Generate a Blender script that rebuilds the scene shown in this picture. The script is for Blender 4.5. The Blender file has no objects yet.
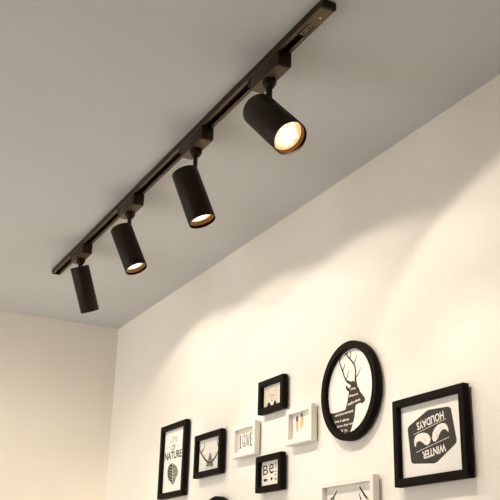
import bpy, bmesh, math
from mathutils import Vector, Matrix
from mathutils.geometry import tessellate_polygon

C = bpy.context.scene.collection
PI = math.pi

# ---------------------------------------------------------------- camera
cd = bpy.data.cameras.new('camera')
cam = bpy.data.objects.new('camera', cd); C.objects.link(cam)
bpy.context.scene.camera = cam
cd.sensor_width = 36; cd.lens = 907 / 500 * 36; cd.clip_start = .05
cam_x = Vector((507, 330, 907)).normalized()          # world X, Y, Z axes seen from the camera
cam_z = Vector((62, 2400, -907)); cam_z = (cam_z - cam_x * cam_z.dot(cam_x)).normalized()
cam_y = cam_z.cross(cam_x)
M = Matrix((cam_x, cam_y, cam_z)).to_4x4()
M.translation = Vector((4.134, -1.4082, 1.6))
cam.matrix_world = M

# ---------------------------------------------------------------- light and exposure
sc = bpy.context.scene
sc.view_settings.view_transform = 'Standard'
sc.view_settings.look = 'None'
sc.view_settings.gamma = 1
sc.view_settings.use_curve_mapping = False
sc.view_settings.exposure = 0.0
world = bpy.data.worlds.new('world'); sc.world = world; world.use_nodes = True
wb = world.node_tree.nodes['Background']
wb.inputs[0].default_value = (0.95, 0.945, 0.95, 1); wb.inputs[1].default_value = 3.0
SPOT_POWER = 4.7
BEAM_POWER = 8.0
BEAM_SIZE = math.radians(68)
SPOT_COLOR = (1.0, 0.915, 0.79)
SPOT_RADIUS = 0.0035
SPOT_SIZE = math.radians(143)
SPOT_BLEND = 0.2

lamp = bpy.data.lights.new('far_wall_fill', 'SPOT'); lamp.shadow_soft_size = .12
lamp.energy = 110; lamp.color = (1.0, .86, .68)          # added unseen lamp, left of the view, to brighten the far wall
lamp.spot_size = math.radians(55); lamp.spot_blend = 1
lo_ = bpy.data.objects.new('far_wall_fill', lamp); C.objects.link(lo_)
lo_.location = (2.2, -1.35, 2.65); lo_.rotation_euler = (Vector((0, -.50, 1.5)) - lo_.location).to_track_quat('-Z', 'Y').to_euler()

# ---------------------------------------------------------------- materials
def mat(name, col, rough=.6, metal=0, noise=0, scale=40, bump=0, emit=None, spec=.5):
    m = bpy.data.materials.new(name); m.use_nodes = True
    nt = m.node_tree; b = nt.nodes['Principled BSDF']
    b.inputs['Base Color'].default_value = (*col, 1)
    b.inputs['Roughness'].default_value = rough
    b.inputs['Metallic'].default_value = metal
    b.inputs['Specular IOR Level'].default_value = spec
    if noise or bump:
        tc = nt.nodes.new('ShaderNodeTexCoord')
        n = nt.nodes.new('ShaderNodeTexNoise'); n.inputs['Scale'].default_value = scale; n.inputs['Detail'].default_value = 6
        nt.links.new(tc.outputs['Object'], n.inputs['Vector'])
        if noise:
            r = nt.nodes.new('ShaderNodeMix'); r.data_type = 'RGBA'
            r.inputs['A'].default_value = (*[c * (1 - noise) for c in col], 1)
            r.inputs['B'].default_value = (*[min(1, c * (1 + noise)) for c in col], 1)
            nt.links.new(n.outputs['Fac'], r.inputs['Factor'])
            nt.links.new(r.outputs['Result'], b.inputs['Base Color'])
        if bump:
            bp = nt.nodes.new('ShaderNodeBump'); bp.inputs['Strength'].default_value = bump; bp.inputs['Distance'].default_value = .002
            nt.links.new(n.outputs['Fac'], bp.inputs['Height'])
            nt.links.new(bp.outputs['Normal'], b.inputs['Normal'])
    return m
MT = dict(
    wall=mat('wall_paint', (.87, .815, .72), .75, noise=.025, scale=6, bump=.08, spec=.2),
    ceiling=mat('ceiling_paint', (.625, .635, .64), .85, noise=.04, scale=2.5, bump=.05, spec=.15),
    floor=mat('floor_boards', (.64, .56, .47), .45, noise=.12, scale=5),
    black=mat('black_wood', (.009, .0062, .0042), .6, noise=.2, scale=60, bump=.1, spec=.05),
    white=mat('white_wood', (.88, .83, .75), .5, noise=.03, scale=50, bump=.1),
    body=mat('black_powder_coat', (.0165, .0090, .0038), .45, noise=.1, scale=300, bump=.12, spec=.16),
    rail=mat('dark_bronze_aluminium', (.023, .0135, .0055), .45, metal=.0, noise=.1, scale=200, spec=.16),
    lip=mat('bronze_underlit', (.105, .066, .026), .5, noise=.1, scale=200),  # lighter brown carries the warm light from below on undersides
    dark=mat('black_plastic', (.003, .002, .0015), .7, spec=.05),
    copper=mat('dull_copper', (.16, .09, .04), .4, metal=.8),
    steel=mat('screw_steel', (.7, .66, .58), .25, metal=1),
    baffle=mat('baffle_lamp_tint', (.27, .155, .065), .45, spec=.3, metal=.0, noise=.2, scale=120),  # amber of the lamp's light put into the base colour
    paper=mat('print_paper', (.85, .80, .71), .7, spec=.2),
    cream=mat('cream_ink', (.82, .76, .66), .7, spec=.2),
    ink=mat('black_ink', (.018, .015, .013), .7, spec=.2),
    charcoal=mat('charcoal_ink', (.05, .043, .036), .7, spec=.2),
    brown=mat('brown_ink', (.050, .035, .021), .7, spec=.2),
    grey=mat('grey_ink', (.22, .20, .18), .7, spec=.2),
    orange=mat('orange_ink', (.75, .40, .13), .7, spec=.2),
    tan=mat('tan_ink', (.66, .56, .44), .7, spec=.2),
    script=mat('script_ink', (.82, .77, .68), .7, spec=.2),
)
def lens_material():
    m = bpy.data.materials.new('lit_lens'); m.use_nodes = True
    nt = m.node_tree; b = nt.nodes['Principled BSDF']
    tc = nt.nodes.new('ShaderNodeTexCoord')
    ln = nt.nodes.new('ShaderNodeVectorMath'); ln.operation = 'LENGTH'
    mp = nt.nodes.new('ShaderNodeMapping'); mp.inputs['Scale'].default_value = (1, 1, 0)
    nt.links.new(tc.outputs['Object'], mp.inputs['Vector']); nt.links.new(mp.outputs[0], ln.inputs[0])
    vo = nt.nodes.new('ShaderNodeTexVoronoi'); vo.inputs['Scale'].default_value = 170
    nt.links.new(tc.outputs['Object'], vo.inputs['Vector'])
    ad = nt.nodes.new('ShaderNodeMath'); ad.operation = 'MULTIPLY_ADD'; ad.inputs[1].default_value = .013
    nt.links.new(vo.outputs['Color'], ad.inputs[0]); nt.links.new(ln.outputs['Value'], ad.inputs[2])
    cr = nt.nodes.new('ShaderNodeMapRange'); cr.inputs['From Min'].default_value = .014; cr.inputs['From Max'].default_value = .036
    nt.links.new(ad.outputs[0], cr.inputs['Value'])
    mx = nt.nodes.new('ShaderNodeMix'); mx.data_type = 'RGBA'
    mx.inputs['A'].default_value = (2.2, 1.95, 1.5, 1); mx.inputs['B'].default_value = (1.0, .55, .22, 1)
    nt.links.new(cr.outputs[0], mx.inputs['Factor'])
    nt.links.new(mx.outputs['Result'], b.inputs['Emission Color'])
    b.inputs['Emission Strength'].default_value = 1.0
    b.inputs['Base Color'].default_value = (.6, .55, .45, 1); b.inputs['Roughness'].default_value = .2
    return m
MT['lens'] = lens_material()

# ---------------------------------------------------------------- helpers
def to_mesh(name, bm, mats, smooth=None):
    bmesh.ops.recalc_face_normals(bm, faces=bm.faces[:])
    me = bpy.data.meshes.new(name); bm.to_mesh(me); bm.free()
    for m in mats: me.materials.append(MT[m])
    if smooth:
        for p in me.polygons: p.use_smooth = True
        try: me.set_sharp_from_angle(angle=math.radians(smooth))
        except Exception: pass
    return me
def link(name, me, parent=None, loc=(0, 0, 0)):
    o = bpy.data.objects.new(name, me); C.objects.link(o)
    o.location = loc; o.parent = parent
    return o
def empty(name, loc, label, cat, group=None):
    o = link(name, None, None, loc); o.empty_display_size = .05
    o['label'] = label; o['category'] = cat
    if group: o['group'] = group
    return o
def box(bm, x0, x1, y0, y1, z0, z1, bevel=0):
    r = bmesh.ops.create_cube(bm, size=1)
    for v in r['verts']:
        v.co = Vector((x0 + (v.co.x + .5) * (x1 - x0), y0 + (v.co.y + .5) * (y1 - y0), z0 + (v.co.z + .5) * (z1 - z0)))
    if bevel:
        es = list({e for v in r['verts'] for e in v.link_edges})
        bmesh.ops.bevel(bm, geom=es, offset=bevel, segments=2, profile=.5, affect='EDGES')
def lathe(bm, prof, n=64, cap=False):
    rings = []
    for r, z in prof:
        if r < 1e-6: rings.append([bm.verts.new((0, 0, z))])
        else: rings.append([bm.verts.new((r * math.cos(2 * PI * k / n), r * math.sin(2 * PI * k / n), z)) for k in range(n)])
    for a, b in zip(rings, rings[1:]):
        for k in range(n):
            q = [a[k % len(a)], a[(k + 1) % len(a)], b[(k + 1) % len(b)], b[k % len(b)]]
            u = []
            for v in q:
                if v not in u: u.append(v)
            if len(u) > 2: bm.faces.new(u)
def extrude_x(bm, poly, x0, x1):
    a = [bm.verts.new((x0, y, z)) for y, z in poly]; b = [bm.verts.new((x1, y, z)) for y, z in poly]
    n = len(poly)
    for k in range(n): bm.faces.new((a[k], a[(k + 1) % n], b[(k + 1) % n], b[k]))
    for side, x in ((a, x0), (b, x1)):
        for t in tessellate_polygon([[Vector((x, y, z)) for y, z in poly]]): bm.faces.new([side[i] for i in t])

# ---------------------------------------------------------------- the room
H = 2.8
def struct(name, m, *b):
    bm = bmesh.new(); box(bm, *b)
    o = link(name, to_mesh(name, bm, [m])); o['kind'] = 'structure'
    return o
struct('floor', 'floor', 0, 5.4, -4.2, 0, -.1, 0)
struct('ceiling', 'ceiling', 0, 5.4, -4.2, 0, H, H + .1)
struct('wall_right', 'wall', 0, 5.52, 0, .12, -.1, H + .1)
struct('wall_back', 'wall', 5.4, 5.52, -4.2, 0, -.1, H + .1)
struct('light_block_wall', 'wall', 2.4, 5.4, -3.0, -2.9, 0, H)  # added partial wall out of view, cutting light from behind the camera
struct('wall_left', 'wall', -.12, 0, -4.2, .12, -.1, H + .1)

# ---------------------------------------------------------------- the ceiling track
Y0 = -.5191                       # centre line of the track
RX0, RX1, RH = .700, 2.748, .018
track = empty('ceiling_track', (RX0, Y0, H), 'long dark bronze metal lighting track fixed across the pale grey ceiling', 'light track')
bm = bmesh.new()
hw = .0175
prof = [(-hw, 0), (-hw, -RH), (-.0085, -RH), (-.0085, -RH + .002), (-.0155, -RH + .002), (-.0155, -.002), (.0155, -.002),
        (.0155, -RH + .002), (.0085, -RH + .002), (.0085, -RH), (hw, -RH), (hw, 0)]
extrude_x(bm, prof, .004, RX1 - RX0 - .004)
for f in bm.faces:
    if all(abs(v.co.z + RH) < 1e-5 for v in f.verts): f.material_index = 1  # lip undersides coloured as lit from below
link('rail', to_mesh('rail', bm, ['rail', 'lip']), track)
for s in (-1, 1):
    bm = bmesh.new(); box(bm, .01, RX1 - RX0 - .075, s * .0132 - .0014, s * .0132 + .0014, -.0155, -.010)
    link('conductor_strip', to_mesh('conductor_strip', bm, ['copper']), track)
    bm = bmesh.new(); box(bm, .004, RX1 - RX0 - .07, s * .0155 - .0012, s * .0155 + .0012, -RH - .0012, -RH + .0001, .0004)
    link('edge_strip', to_mesh('edge_strip', bm, ['lip']), track)
bm = bmesh.new(); box(bm, 0, .006, -hw - .0005, hw + .0005, -RH - .0012, 0, .001)
link('end_cap', to_mesh('end_cap', bm, ['rail']), track)
L_ = RX1 - RX0
bm = bmesh.new(); box(bm, L_ - .006, L_, -hw - .0005, hw + .0005, -RH - .0012, 0, .001)
link('end_cap', to_mesh('end_cap', bm, ['rail']), track)
bm = bmesh.new(); box(bm, L_ - .072, L_ - .007, -hw + .001, hw - .001, -RH - .0014, -.003, .0006)
feed = link('feed_connector', to_mesh('feed_connector', bm, ['lip']), track); feed['label'] = 'bronze power feed plate at the near end'
bm = bmesh.new(); lathe(bm, [(0, -.0018), (.0022, -.0016), (.0028, 0), (0, 0)], 20)
link('screw', to_mesh('screw', bm, ['steel']), feed, (L_ - .040, .002, -RH - .0014))
bm0 = bmesh.new(); box(bm0, L_ - .1205, L_ - .0715, -.0098, .0098, -RH - .0002, -.012)
bm = bmesh.new(); box(bm, L_ - .118, L_ - .074, -.0075, .0075, -RH - .0008, -.010, .0012)
link('contact_gap_shade', to_mesh('contact_gap_shade', bm0, ['dark']), track)  # dark box stands in for the shaded gap around the block
ct = link('contact_block', to_mesh('contact_block', bm, ['lip']), track)
for dx in (-.108, -.086):
    bm = bmesh.new(); lathe(bm, [(0, -.0006), (.0022, -.0006), (.0024, .0004), (0, .0004)], 16)
    link('contact_hole_shade', to_mesh('contact_hole_shade', bm, ['dark']), ct, (L_ + dx, .001, -RH - .0008))  # dark discs stand in for the shade inside two holes

# ---------------------------------------------------------------- the four spotlights
HR, HL, HA, OFF, REC = .0382, .160, .0245, .030, .0195
ZF = -(HL - HA)                       # the open front end, along the head's own axis
AZ = H - RH - .0012                   # underside of the track
def adapter_mesh():
    bm = bmesh.new(); box(bm, -.066, .075, -.0178, .0178, -.038, 0, .0022)
    return to_mesh('adapter', bm, ['rail'], 30)
def base_mesh():
    bm = bmesh.new(); box(bm, -.060, .068, -.0172, .0172, -.0388, -.0378, .0004)
    return to_mesh('adapter_cover', bm, ['lip'])  # lighter sheet gives the adapter underside its warm light from below
def lever_mesh():
    bm = bmesh.new(); box(bm, -.079, -.064, -.0185, -.006, -.022, -.002, .002)
    return to_mesh('locking_lever', bm, ['rail'], 30)
def collar_mesh():
    bm = bmesh.new(); lathe(bm, [(0, 0), (.0165, 0), (.0170, -.005), (.0165, -.011), (.0135, -.0130), (.0125, -.018), (.010, -.0205), (0, -.0205)], 40)
    return to_mesh('swivel_collar', bm, ['body'], 35)
def housing_mesh():
    bm = bmesh.new()
    lathe(bm, [(0, HA), (HR - .0016, HA), (HR - .0005, HA - .0005), (HR, HA - .0016), (HR, ZF + .001), (HR - .0006, ZF), (HR - .0014, ZF),
               (HR - .002, ZF + .001), (HR - .002, HA - .0025), (0, HA - .0025)], 96)
    for f in bm.faces:
        if all(v.co.x ** 2 + v.co.y ** 2 < (HR - .001) ** 2 for v in f.verts) and f.calc_center_median().z < HA - .001: f.material_index = 1
    me = to_mesh('housing', bm, ['body', 'dark'])
    o = link('cut_a', me)
    bm = bmesh.new(); box(bm, -.0078, .0078, .010, .06, HA - .048, HA + .02)
    c = link('cut_b', to_mesh('cut_b', bm, ['body']))
    md = o.modifiers.new('slot', 'BOOLEAN'); md.operation = 'DIFFERENCE'; md.object = c; md.solver = 'EXACT'
    dg = bpy.context.evaluated_depsgraph_get(); dg.update()
    res = bpy.data.meshes.new_from_object(o.evaluated_get(dg))
    bpy.data.objects.remove(o); bpy.data.objects.remove(c)
    res.name = 'housing'
    for p in res.polygons: p.use_smooth = True
    res.set_sharp_from_angle(angle=math.radians(35))
    return res
def baffle_mesh():
    bm = bmesh.new()
    pr = [(HR - .0022, ZF + .0078)]
    z0, z1 = ZF + .0078, ZF + REC + .001
    for k in range(7):
        t = k / 6; r = HR - .0026 - .0010 * t
        pr += [(r, z0 + (z1 - z0) * t), (r - .0004, z0 + (z1 - z0) * t + .0008)]
    pr += [(HR - .0022, z1 + .001), (HR - .0022, ZF + .0078)]
    lathe(bm, pr, 72)
    return to_mesh('baffle_ring', bm, ['baffle'], 40)
def lens_mesh():
    bm = bmesh.new(); lathe(bm, [(0, -.0045), (.010, -.0043), (.018, -.0036), (.024, -.0026), (.029, -.0012), (.0335, 0), (.0345, .0005), (.0345, .002), (0, .002)], 64)
    return to_mesh('lens', bm, ['lens'], 50)
ME = dict(adapter=adapter_mesh(), cover=base_mesh(), lever=lever_mesh(), collar=collar_mesh(), housing=housing_mesh(), baffle=baffle_mesh(), lens=lens_mesh())
ld = bpy.data.lights.new('led_lamp', 'SPOT'); ld.shadow_soft_size = SPOT_RADIUS; ld.spot_size = SPOT_SIZE; ld.spot_blend = SPOT_BLEND
ld.energy = SPOT_POWER; ld.color = SPOT_COLOR
lb = ld.copy(); lb.name = 'led_beam'; lb.energy = BEAM_POWER; lb.spot_size = BEAM_SIZE; lb.spot_blend = 0.9
heads = [
    (2.482, 2.678, 43.2, 13, (1.10, 1.03), .027, 'black cylindrical spotlight nearest the track end, its bright lens tilted to the viewer'),
    (2.062, 2.659, 20.6, 54, (.98, .985), .021, 'black cylindrical spotlight second from the near track end, glowing at its rim'),
    (1.549, 2.673, 24.0, 47, (.93, .97), .019, 'black cylindrical spotlight second from the far track end, small glowing lens slit'),
    (1.035, 2.684, 28.0, 122, (.90, 1.06), -.010, 'black cylindrical spotlight at the far track end, its lens hidden from view'),
]
for ax, az, th, ph, scl, off, lab in heads:
    root = empty('track_spotlight', (ax, Y0, AZ), lab, 'spotlight', 'spotlights along the ceiling track')
    ad = link('adapter', ME['adapter'], root)
    link('cover_plate', ME['cover'], ad)
    link('locking_lever', ME['lever'], root)
    link('swivel_collar', ME['collar'], root, (0, 0, -.0388))
    zp = az - AZ                                   # pivot height below the root
    bm = bmesh.new(); box(bm, -.0062, .0062, -.0052, .0052, zp - .008, -.053, .0012)
    arm = link('arm', to_mesh('arm', bm, ['body'], 30), root)
    th, ph = math.radians(th), math.radians(ph)
    d = Vector((math.sin(th) * math.cos(ph), math.sin(th) * math.sin(ph), -math.cos(th)))
    u = (Vector((0, 0, 1)) - d * d.z).normalized()
    zz = -d; yy = u; xx = yy.cross(zz)
    R = Matrix((xx, yy, zz)).transposed().to_4x4()
    R.translation = Vector((0, 0, zp)) - u * off
    R = R @ Matrix.Diagonal((scl[0], scl[0], scl[1], 1))
    arm.rotation_euler = (0, 0, math.atan2(d.y, d.x) + PI / 2)
    hs = link('housing', ME['housing'], root); hs.matrix_local = R
    link('baffle_ring', ME['baffle'], hs)
    link('lens', ME['lens'], hs, (0, 0, ZF + REC))
    # aims set off the tube axis to shape wall light: wide spill, narrower beam
    aim = Vector((.22 if ax > 2.3 else 0, .36 if ax > 2.3 else .47, -.88)).normalized()
    aim2 = Vector((-.22, .46, -.8)).normalized() if ax < 1.2 else Vector((0, .5, -.8)).normalized()
    for nm, dt, am, dz in (('led_lamp', ld, aim, .0), ('led_beam', lb, aim2, .0)):
        lo = link(nm, dt, hs, (0, 0, ZF + .0003 + dz))
        lo.rotation_euler = (R.to_3x3().inverted() @ am).to_track_quat('-Z', 'Y').to_euler()
    bm = bmesh.new(); lathe(bm, [(0, -.009), (.003, -.009), (.003, .009), (0, .009)], 16)
    pin = link('hinge_pin', to_mesh('hinge_pin', bm, ['dark'], 40), hs, (0, off / scl[0], 0)); pin.rotation_euler = (0, PI / 2, 0)

# ---------------------------------------------------------------- the pictures on the right wall
FD = .026                             # frame depth off the wall
def loop_rect(cx, cz, hx, hz):
    return lambda i, y: [(cx - hx + i, y, cz - hz + i), (cx + hx - i, y, cz - hz + i), (cx + hx - i, y, cz + hz - i), (cx - hx + i, y, cz + hz - i)]
def loop_circle(cx, cz, r, n=96):
    return lambda i, y: [(cx + (r - i) * math.cos(2 * PI * k / n), y, cz + (r - i) * math.sin(2 * PI * k / n)) for k in range(n)]
def moulding(bm, loop, w):
    g = .007                           # the frames hang a finger's width off the wall
    prof = [(0, g), (0, FD - .0018), (.0018, FD), (w - .001, FD), (w, FD - .001), (w, .0122), (w - .005, .0122), (w - .005, g)]
    rings = [[bm.verts.new(p) for p in loop(i, -dd)] for i, dd in prof]
    n = len(rings[0])
    for a, b in zip(rings, rings[1:] + rings[:1]):
        for k in range(n): bm.faces.new((a[k], a[(k + 1) % n], b[(k + 1) % n], b[k]))
INKS = ['paper', 'cream', 'ink', 'charcoal', 'brown', 'grey', 'orange', 'script', 'tan']
def text_outline(s, heavy):
    cu = bpy.data.curves.new('letters', 'FONT'); cu.body = s; cu.resolution_u = 3
    cu.offset = .028 if heavy else .004
    o = bpy.data.objects.new('letters', cu); C.objects.link(o)
    dg = bpy.context.evaluated_depsgraph_get(); dg.update()
    me = bpy.data.meshes.new_from_object(o.evaluated_get(dg))
    vs = [(v.co.x, v.co.y) for v in me.vertices]; fs = [list(p.vertices) for p in me.polygons]
    bpy.data.objects.remove(o); bpy.data.curves.remove(cu); bpy.data.meshes.remove(me)
    x0, x1 = min(v[0] for v in vs), max(v[0] for v in vs); y0, y1 = min(v[1] for v in vs), max(v[1] for v in vs)
    return [((x - x0) / (x1 - x0), (y - y0) / (y1 - y0)) for x, y in vs], fs
def draw(bm, art, clip=None):
    y = -.0116
    for e in art:
        y -= .00004; mi = INKS.index(e[1])
        if e[0] == 'poly':
            pts = [Vector((x, z, 0)) for x, z in e[2]]
            if clip:
                cx, cz, r = clip
                pts = [Vector((cx + (p.x - cx) * min(1, r / max(1e-6, math.hypot(p.x - cx, p.y - cz))), cz + (p.y - cz) * min(1, r / max(1e-6, math.hypot(p.x - cx, p.y - cz))), 0)) for p in pts]
            vs = [bm.verts.new((p.x, y, p.y)) for p in pts]
            for t in tessellate_polygon([pts]):
                try: bm.faces.new([vs[i] for i in t]).material_index = mi
                except ValueError: pass
        elif e[0] == 'stroke':
            w0, w1, pts = e[2], e[3], [Vector(p) for p in e[4]]
            n = len(pts); rows = []
            for k, p in enumerate(pts):
                a = pts[max(0, k - 1)]; b = pts[min(n - 1, k + 1)]
                t = (b - a); t = t.normalized() if t.length > 1e-9 else Vector((1, 0))
                nn = Vector((-t.y, t.x)) * .5 * (w0 + (w1 - w0) * k / (n - 1))
                rows.append((bm.verts.new((p.x + nn.x, y, p.y + nn.y)), bm.verts.new((p.x - nn.x, y, p.y - nn.y))))
            for (a, b), (c, d_) in zip(rows, rows[1:]): bm.faces.new((a, b, d_, c)).material_index = mi
        else:
            A, B, h = Vector(e[3]), Vector(e[4]), e[5]
            rt = B - A; up = Vector((-rt.y, rt.x)).normalized() * h
            if e[1] == 'script': sh = rt.normalized() * h * .35
            else: sh = Vector((0, 0))
            uv, fs = text_outline(e[2], e[1] in ('cream', 'script') or len(e[2]) == 6)
            vs = [bm.verts.new((A.x + rt.x * u_ + (up.x + sh.x) * v_, y, A.y + rt.y * u_ + (up.y + sh.y) * v_)) for u_, v_ in uv]
            for f in fs:
                try: bm.faces.new([vs[i] for i in f]).material_index = mi
                except ValueError: pass
def frame(name, label, cat, x0, x1, z0, z1, w, m, art=(), group=None, ring=False, pm='paper'):
    cx, cz = (x0 + x1) / 2, (z0 + z1) / 2
    root = empty(name, (cx, 0, cz), label, cat, group)
    lp = loop_circle(0, 0, (x1 - x0) / 2) if ring else loop_rect(0, 0, (x1 - x0) / 2, (z1 - z0) / 2)
    bm = bmesh.new(); moulding(bm, lp, w)
    link('moulding', to_mesh('moulding', bm, [m], 30), root)
    bm = bmesh.new(); hz = (z1 - z0) / 2
    box(bm, -.012, .012, -.0090, 0, hz - w - .004, hz - w + .008)
    link('wall_hook', to_mesh('wall_hook', bm, ['steel']), root)
    bm = bmesh.new()
    a = [bm.verts.new(p) for p in lp(w - .0045, -.0085)]; b = [bm.verts.new(p) for p in lp(w - .0045, -.0115)]
    n = len(a); bm.faces.new(a); bm.faces.new(b[::-1])
    for k in range(n): bm.faces.new((a[k], b[k], b[(k + 1) % n], a[(k + 1) % n]))
    bm2 = bmesh.new(); draw(bm2, art, (cx, cz, (x1 - x0) / 2 - w + .004) if ring else None)
    for v in bm2.verts: v.co.x -= cx; v.co.z -= cz
    tmp = bpy.data.meshes.new('t'); bm2.to_mesh(tmp); bm2.free(); bmesh.ops.recalc_face_normals(bm, faces=bm.faces[:])
    bm.from_mesh(tmp); bpy.data.meshes.remove(tmp)
    me = bpy.data.meshes.new('print'); bm.to_mesh(me); bm.free()
    for k in INKS: me.materials.append(MT[k])
    link('print', me, root)
    return root
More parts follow.
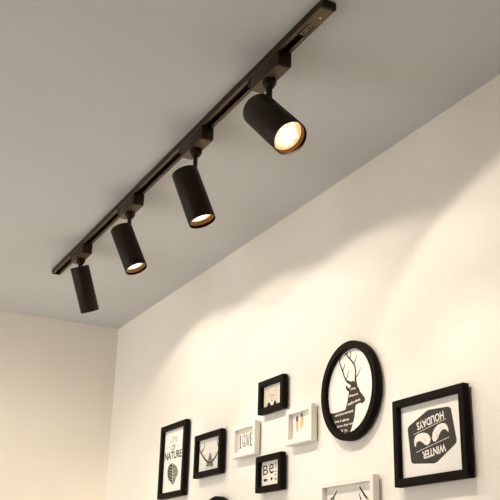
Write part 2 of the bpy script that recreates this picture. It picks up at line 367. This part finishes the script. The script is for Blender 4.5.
ART = {
 'winter': [
  ('poly','charcoal',((2.3009,1.9881),(2.303,1.9947),(2.3089,1.9988),(2.3786,2.0249),(2.3895,2.0263),(2.455,2.023),(2.4635,2.021),(2.4692,2.0161),(2.4834,1.9426),(2.4818,1.9358),(2.4761,1.932),(2.4106,1.8996),(2.4001,1.8972),(2.322,1.9044),(2.3144,1.9065),(2.3102,1.9117))),
  ('poly','cream',((2.328,1.9448),(2.3252,1.953),(2.3258,1.9621),(2.3319,1.9702),(2.3449,1.9742),(2.3614,1.9747),(2.3774,1.9706),(2.3865,1.9627),(2.389,1.954),(2.3848,1.9466),(2.3759,1.9424),(2.3664,1.9449),(2.3571,1.952),(2.3476,1.9563),(2.3387,1.9557),(2.3329,1.9517),(2.3314,1.9451))),
  ('poly','cream',((2.3978,1.9503),(2.3946,1.9576),(2.3976,1.9689),(2.4057,1.9784),(2.4183,1.9853),(2.433,1.9875),(2.4452,1.9855),(2.4528,1.9785),(2.4562,1.9695),(2.4556,1.9631),(2.4519,1.9668),(2.4457,1.9716),(2.436,1.9723),(2.4274,1.9682),(2.4216,1.961),(2.4158,1.9532),(2.4081,1.9483),(2.4018,1.9478))),
  ('stroke','cream',0.0012,0.0012,((2.3244,1.9746),(2.4491,1.9954))),
  ('stroke','cream',0.0012,0.0012,((2.3326,1.9308),(2.4577,1.9517))),
  ('text','cream','HOLIDAYS',(2.4405,2.016),(2.3368,2.0017),0.0195),
  ('text','cream','WINTER',(2.4435,1.9393),(2.3545,1.9296),0.019),
  ('stroke','grey',0.0008,0.0004,((2.3593,1.9605),(2.3665,1.9616))),
  ('stroke','grey',0.0008,0.0004,((2.3618,1.9568),(2.3706,1.9584))),
  ('stroke','grey',0.0008,0.0004,((2.366,1.9543),(2.3726,1.9561))),
  ('stroke','grey',0.0008,0.0004,((2.4072,1.9636),(2.416,1.9697))),
  ('stroke','grey',0.0008,0.0004,((2.409,1.9591),(2.4199,1.9652))),
  ('stroke','grey',0.0008,0.0004,((2.4119,1.9564),(2.4195,1.96))),
  ('stroke','grey',0.0008,0.0004,((2.4281,1.9773),(2.4385,1.9785))),
 ],
 'nature': [
  ('text','grey','LOVE',(0.771,2.1468),(0.8385,2.1462),0.0231),
  ('text','ink','OF',(0.7839,2.1154),(0.8259,2.1157),0.0229),
  ('text','ink','NATURE',(0.7233,2.0819),(0.8878,2.0809),0.0308),
  ('stroke','grey',0.0016,0.0016,((0.7352,2.1311),(0.7697,2.131))),
  ('stroke','grey',0.0016,0.0016,((0.8342,2.1285),(0.8705,2.1279))),
  ('poly','charcoal',((0.7991,2.0666),(0.7841,2.0649),(0.768,2.0588),(0.7593,2.0479),(0.7584,2.0304),(0.7643,2.0136),(0.7794,2.0025),(0.7978,1.9912),(0.8124,1.9823),(0.8147,1.9898),(0.8086,2.0224),(0.8057,2.0549))),
  ('poly','grey',((0.8042,2.0661),(0.8218,2.0597),(0.8463,2.0495),(0.8615,2.0332),(0.8603,2.0174),(0.8455,2.0061),(0.8374,1.9929),(0.8221,1.984),(0.8174,1.9819),(0.8119,2.022))),
  ('stroke','paper',0.0014,0.0008,((0.8053,2.0459),(0.7611,2.0595))),
  ('stroke','paper',0.0014,0.0008,((0.8068,2.0348),(0.7627,2.0482))),
  ('stroke','paper',0.0014,0.0008,((0.8084,2.0237),(0.7643,2.037))),
  ('stroke','paper',0.0014,0.0008,((0.8099,2.0126),(0.7659,2.0257))),
  ('stroke','paper',0.0014,0.0008,((0.8114,2.0016),(0.7675,2.0146))),
  ('stroke','paper',0.0014,0.0008,((0.8129,1.9906),(0.7691,2.0034))),
  ('stroke','paper',0.001,0.0008,((0.801,2.0651),(0.8151,1.9865))),
  ('stroke','paper',0.001,0.0006,((0.8113,2.0388),(0.8505,2.0426))),
  ('stroke','paper',0.001,0.0006,((0.8134,2.0232),(0.8525,2.0271))),
  ('stroke','paper',0.001,0.0006,((0.8156,2.0076),(0.8546,2.0116))),
 ],
 'antler': [
  ('stroke','charcoal',0.009,0.006,((1.1281,2.0347),(1.1035,2.0476),(1.0869,2.0592),(1.0722,2.0708))),
  ('stroke','charcoal',0.007,0.003,((1.0722,2.0708),(1.0576,2.0812),(1.0523,2.0914),(1.0596,2.1027))),
  ('stroke','charcoal',0.006,0.003,((1.0728,2.0759),(1.0864,2.0851),(1.0976,2.0967),(1.0924,2.1082))),
  ('stroke','grey',0.003,0.0015,((1.0683,2.0786),(1.0767,2.0885),(1.0706,2.097))),
  ('stroke','charcoal',0.009,0.006,((1.1671,2.0348),(1.1841,2.043),(1.1998,2.0529),(1.2106,2.0634))),
  ('stroke','charcoal',0.008,0.004,((1.2106,2.0634),(1.2196,2.0715),(1.2109,2.083))),
  ('stroke','grey',0.006,0.004,((1.2109,2.083),(1.2022,2.0945),(1.2024,2.1156))),
  ('stroke','charcoal',0.005,0.0025,((1.2159,2.0698),(1.223,2.0773))),
  ('stroke','grey',0.0025,0.0015,((1.1933,2.0495),(1.1876,2.0585),(1.1909,2.0656))),
  ('stroke','grey',0.0025,0.0015,((1.0957,2.054),(1.1031,2.0617),(1.0983,2.0687))),
  ('poly','grey',((1.1432,2.067),(1.1345,2.0518),(1.1258,2.038),(1.1133,2.0202),(1.1776,2.0162),(1.1702,2.0332),(1.1609,2.0481),(1.1503,2.0661))),
  ('poly','charcoal',((1.1298,2.0375),(1.1265,2.0307),(1.1687,2.0279),(1.166,2.0357),(1.1504,2.0324))),
  ('stroke','grey',0.001,0.0006,((1.1367,2.072),(1.1439,2.0813),(1.1529,2.0709))),
  ('stroke','grey',0.0012,0.0012,((1.0996,2.0144),(1.1877,2.0126))),
 ],
 'love': [
  ('stroke','ink',0.0062,0.0062,((1.3801,2.0968),(1.3826,2.0551))),
  ('stroke','ink',0.003,0.003,((1.3762,2.054),(1.3899,2.0538))),
  ('stroke','ink',0.0024,0.0024,((1.4248,2.0732),(1.4241,2.0781),(1.4224,2.0829),(1.4201,2.0871),(1.4171,2.0905),(1.4137,2.0929),(1.4101,2.094),(1.4066,2.0938),(1.4034,2.0923),(1.4007,2.0896),(1.3987,2.086),(1.3976,2.0815),(1.3974,2.0766),(1.3982,2.0716),(1.3999,2.0668),(1.4023,2.0626),(1.4053,2.0592),(1.4087,2.057),(1.4123,2.0559),(1.4157,2.0561),(1.4189,2.0576),(1.4216,2.0603),(1.4235,2.0639),(1.4246,2.0683),(1.4248,2.0732))),
  ('stroke','ink',0.002,0.002,((1.4101,2.0936),(1.4122,2.0562))),
  ('stroke','ink',0.002,0.002,((1.4114,2.0716),(1.4015,2.0626))),
  ('stroke','ink',0.002,0.002,((1.4114,2.0716),(1.4223,2.0615))),
  ('stroke','ink',0.0048,0.003,((1.4284,2.0941),(1.4384,2.0552))),
  ('stroke','ink',0.0028,0.0028,((1.4449,2.0944),(1.44,2.055))),
  ('stroke','ink',0.0052,0.0052,((1.4551,2.0949),(1.4572,2.0537))),
  ('stroke','ink',0.003,0.003,((1.4536,2.0944),(1.466,2.0949))),
  ('stroke','ink',0.003,0.003,((1.4545,2.0755),(1.4646,2.0756))),
  ('stroke','ink',0.003,0.003,((1.4556,2.0546),(1.468,2.0552))),
 ],
 'feather': [
  ('poly','charcoal',((1.7521,2.0897),(1.7513,2.0988),(1.7552,2.1059),(1.7604,2.1058),(1.7645,2.0968),(1.7652,2.0884))),
  ('poly','orange',((1.7521,2.0903),(1.7652,2.0884),(1.766,2.0751),(1.7635,2.0622),(1.7591,2.0523),(1.755,2.0634),(1.7522,2.077))),
  ('poly','charcoal',((1.7794,2.1013),(1.78,2.1088),(1.7851,2.112),(1.7903,2.1072),(1.7923,2.0993))),
  ('poly','orange',((1.7794,2.1016),(1.7923,2.1003),(1.793,2.086),(1.7893,2.0718),(1.7816,2.0643),(1.7771,2.0656),(1.7789,2.0831))),
  ('stroke','paper',0.0008,0.0005,((1.7578,2.1055),(1.7597,2.0545))),
  ('stroke','paper',0.0008,0.0005,((1.7858,2.1102),(1.7816,2.0663))),
 ],
 'moth': [
  ('poly','tan',((1.5431,2.2253),(1.6415,2.2221),(1.6433,2.1549),(1.6347,2.1563),(1.6286,2.172),(1.6184,2.1787),(1.5805,2.1793),(1.569,2.1729),(1.5634,2.162),(1.5455,2.1641))),
  ('poly','ink',((1.5657,2.1602),(1.5654,2.1681),(1.5711,2.1744),(1.5783,2.1789),(1.5859,2.1737),(1.5912,2.1668),(1.5944,2.1592))),
  ('poly','ink',((1.6074,2.1593),(1.6078,2.1702),(1.6113,2.1756),(1.6198,2.1777),(1.6272,2.1705),(1.6332,2.1601),(1.6326,2.1574))),
  ('poly','charcoal',((1.5922,2.1816),(1.5981,2.1788),(1.6039,2.1807),(1.6048,2.1753),(1.5981,2.1778),(1.5931,2.1761))),
  ('stroke','charcoal',0.0016,0.0016,((1.579,2.2024),(1.5829,2.1967),(1.5917,2.196),(1.596,2.1995),(1.6019,2.1971),(1.6093,2.1937),(1.6164,2.1967))),
  ('stroke','grey',0.0016,0.001,((1.5797,2.2045),(1.5711,2.2157),(1.5671,2.2236))),
  ('stroke','grey',0.0016,0.001,((1.6148,2.202),(1.6203,2.2106),(1.6259,2.2167))),
  ('stroke','grey',0.0008,0.0008,((1.5829,2.1957),(1.5891,2.1875),(1.598,2.1813),(1.608,2.1861),(1.6136,2.1936))),
  ('poly','charcoal',((1.5948,2.1897),(1.6007,2.1898),(1.5979,2.1867))),
  ('stroke','grey',0.0006,0.0006,((1.5974,2.1772),(1.5995,2.1584))),
 ],
 'be': [
  ('text','ink','B',(1.548,1.949),(1.5808,1.9496),0.0295),
  ('text','ink','e',(1.5873,1.9493),(1.6169,1.9501),0.0307),
  ('poly','ink',((1.5519,1.9347),(1.557,1.9374),(1.5669,1.9371),(1.5749,1.9339),(1.5827,1.9344),(1.5775,1.9318),(1.5698,1.9295),(1.5607,1.9284),(1.554,1.9302))),
  ('poly','ink',((1.5968,1.9368),(1.6012,1.9394),(1.607,1.9383),(1.6097,1.9332),(1.606,1.9293),(1.5996,1.9292))),
  ('stroke','ink',0.003,0.003,((1.6224,1.9794),(1.6351,1.9799))),
  ('stroke','ink',0.002,0.002,((1.6252,1.9712),(1.6353,1.9711))),
  ('stroke','ink',0.002,0.002,((1.624,1.9664),(1.6354,1.9665))),
  ('stroke','ink',0.0035,0.002,((1.6244,1.953),(1.632,1.9541),(1.6345,1.9569))),
  ('stroke','ink',0.0025,0.0025,((1.6234,1.9434),(1.6284,1.9466),(1.6323,1.942),(1.6373,1.9451))),
  ('stroke','ink',0.003,0.003,((1.6236,1.9368),(1.6263,1.9311),(1.6327,1.9293),(1.6376,1.9331))),
 ],
 'ring': [
  ('poly','brown',((1.9202,2.0846),(1.9349,2.0837),(1.9668,2.0819),(2.0065,2.0826),(2.0221,2.0836),(2.0278,2.0934),(2.0331,2.1048),(2.0367,2.1166),(2.0397,2.1268),(2.0409,2.1306),(2.0333,2.1351),(2.0268,2.1412),(2.0242,2.1504),(2.0281,2.1506),(2.0368,2.1444),(2.0444,2.1393),(2.0495,2.1437),(2.0524,2.1509),(2.0559,2.1564),(2.0807,2.1519),(2.0826,2.1438),(2.0856,2.1363),(2.0913,2.1316),(2.0948,2.1234),(2.106,2.1124),(2.1167,2.1024),(2.1196,2.0972),(2.1168,2.0922),(2.1051,2.0876),(2.1005,2.0889),(2.0969,2.0913),(2.0841,2.0904),(2.0755,2.0888),(2.0722,2.0848),(2.0702,2.0715),(2.0677,2.0599),(2.0637,2.05),(2.0602,2.043),(2.0535,2.0319),(2.0478,2.0231),(2.0422,2.0155),(1.9882,2.0136),(1.9431,2.0412),(1.92,2.0663))),
  ('stroke','brown',0.013,0.0083,((2.0715,2.1387),(2.0749,2.1521),(2.0748,2.1661))),
  ('stroke','brown',0.0072,0.0053,((2.0748,2.1661),(2.0758,2.1828),(2.0733,2.1961),(2.0666,2.206))),
  ('stroke','brown',0.0059,0.0045,((2.0666,2.206),(2.0578,2.2149),(2.049,2.2225))),
  ('stroke','brown',0.0052,0.003,((2.049,2.2225),(2.0366,2.2331),(2.0281,2.2419),(2.0231,2.2505))),
  ('stroke','brown',0.0039,0.0023,((2.0685,2.2041),(2.0758,2.2141),(2.0799,2.2189),(2.0831,2.2254))),
  ('stroke','brown',0.0039,0.0023,((2.049,2.223),(2.0533,2.2316),(2.0535,2.2388),(2.0506,2.2466))),
  ('stroke','brown',0.0046,0.0023,((2.0758,2.1646),(2.0862,2.1696),(2.0948,2.1777),(2.1005,2.1887))),
  ('stroke','brown',0.0039,0.0023,((2.0331,2.2368),(2.0373,2.2437),(2.0355,2.2514))),
  ('stroke','brown',0.0117,0.006,((2.067,2.1521),(2.0521,2.1526),(2.0372,2.159),(2.0263,2.1673))),
  ('stroke','brown',0.0052,0.0053,((2.0263,2.1673),(2.0184,2.1797),(2.0125,2.1923),(2.0066,2.2036))),
  ('stroke','brown',0.0046,0.003,((2.0066,2.2036),(1.9985,2.2168),(1.9951,2.2263),(1.998,2.2418))),
  ('stroke','brown',0.0039,0.0023,((2.0116,2.196),(2.019,2.204),(2.0233,2.2133))),
  ('stroke','brown',0.0039,0.0023,((2.0263,2.1682),(2.0356,2.1758),(2.0388,2.1829),(2.0401,2.1913))),
  ('stroke','brown',0.0033,0.0023,((1.9956,2.2262),(2.003,2.232),(2.0063,2.2401))),
  ('stroke','brown',0.0029,0.0018,((2.0216,2.2509),(2.0179,2.2464),(2.0218,2.2383))),
  ('text','script','you',(2.0492,2.1323),(2.0725,2.1306),0.0067),
  ('text','script','dream it',(2.0416,2.1151),(2.0849,2.1145),0.0067),
  ('text','script','make them',(2.0366,2.092),(2.096,2.0975),0.0078),
  ('text','script','until you succeed,',(1.9689,2.0685),(2.061,2.0699),0.0092),
  ('text','script','love is above',(1.9675,2.0533),(2.0399,2.0513),0.0079),
  ('text','script','there they rule',(1.9785,2.0369),(2.0611,2.0363),0.0084),
  ('text','script','it is.',(1.9985,2.025),(2.0337,2.0227),0.0067),
 ],
 'white': [
  ('stroke','charcoal',0.004,0.008,((1.9753,1.8684),(1.9688,1.8607),(1.9595,1.8528),(1.9473,1.8474),(1.94,1.8366),(1.9425,1.816))),
  ('stroke','charcoal',0.005,0.009,((2.0847,1.8698),(2.0935,1.8608),(2.1048,1.8492),(2.1122,1.8426),(2.1221,1.8348),(2.1259,1.8188),(2.1189,1.8017))),
  ('stroke','charcoal',0.003,0.006,((2.0822,1.8538),(2.0865,1.8445),(2.0913,1.8345),(2.1036,1.8167))),
  ('poly','orange',((2.1146,1.8371),(2.1235,1.8393),(2.1258,1.8328),(2.1193,1.829))),
  ('stroke','charcoal',0.004,0.006,((1.9573,1.8504),(1.9628,1.8399),(1.9555,1.8263))),
 ],
}
G = 'picture frames of the gallery wall'
frame('picture_frame', 'large squarish black frame holding an upside-down WINTER HOLIDAYS badge print', 'picture frame', 2.2575, 2.5310, 1.8522, 2.0658, 0.0190, 'black', ART['winter'], G)
frame('picture_frame', 'tall black frame with LOVE OF NATURE leaf print, nearest the room corner', 'picture frame', 0.6975, 0.9440, 1.9342, 2.2168, 0.0205, 'black', ART['nature'], G)
frame('picture_frame', 'black frame with a grey antler print, beside the tall leaf print', 'picture frame', 1.0345, 1.2580, 1.9842, 2.1378, 0.0195, 'black', ART['antler'], G)
frame('picture_frame', 'small white frame with black LOVE lettering and a peace sign', 'picture frame', 1.3485, 1.5100, 2.0202, 2.1288, 0.0165, 'white', ART['love'], G)
frame('picture_frame', 'small white frame with two black and orange feathers, left of the round frame', 'picture frame', 1.7125, 1.8630, 2.0192, 2.1278, 0.0165, 'white', ART['feather'], G)
frame('picture_frame', 'small black frame with a suited figure print, topmost of the small frames', 'picture frame', 1.5265, 1.6910, 2.1412, 2.2488, 0.0185, 'black', ART['moth'], G)
frame('picture_frame', 'small black frame with Be lettering, below the white LOVE frame', 'picture frame', 1.5205, 1.6840, 1.8952, 2.0078, 0.0185, 'black', ART['be'], G)
frame('picture_frame', 'larger white frame below the round stag picture, showing only dark antler tips', 'picture frame', 1.9055, 2.1670, 1.6882, 1.8938, 0.0160, 'white', ART['white'], G)
frame('picture_frame', 'large round black frame with a brown stag print covered in script', 'picture frame', 1.9155, 2.1920, 1.9937, 2.2703, 0.0205, 'black', ART['ring'], G, ring=True)
frame('picture_frame', 'round black frame only just showing at the bottom below the antler print', 'picture frame', 1.0910, 1.3675, 1.6317, 1.9083, .0205, 'black', (), G, ring=True)
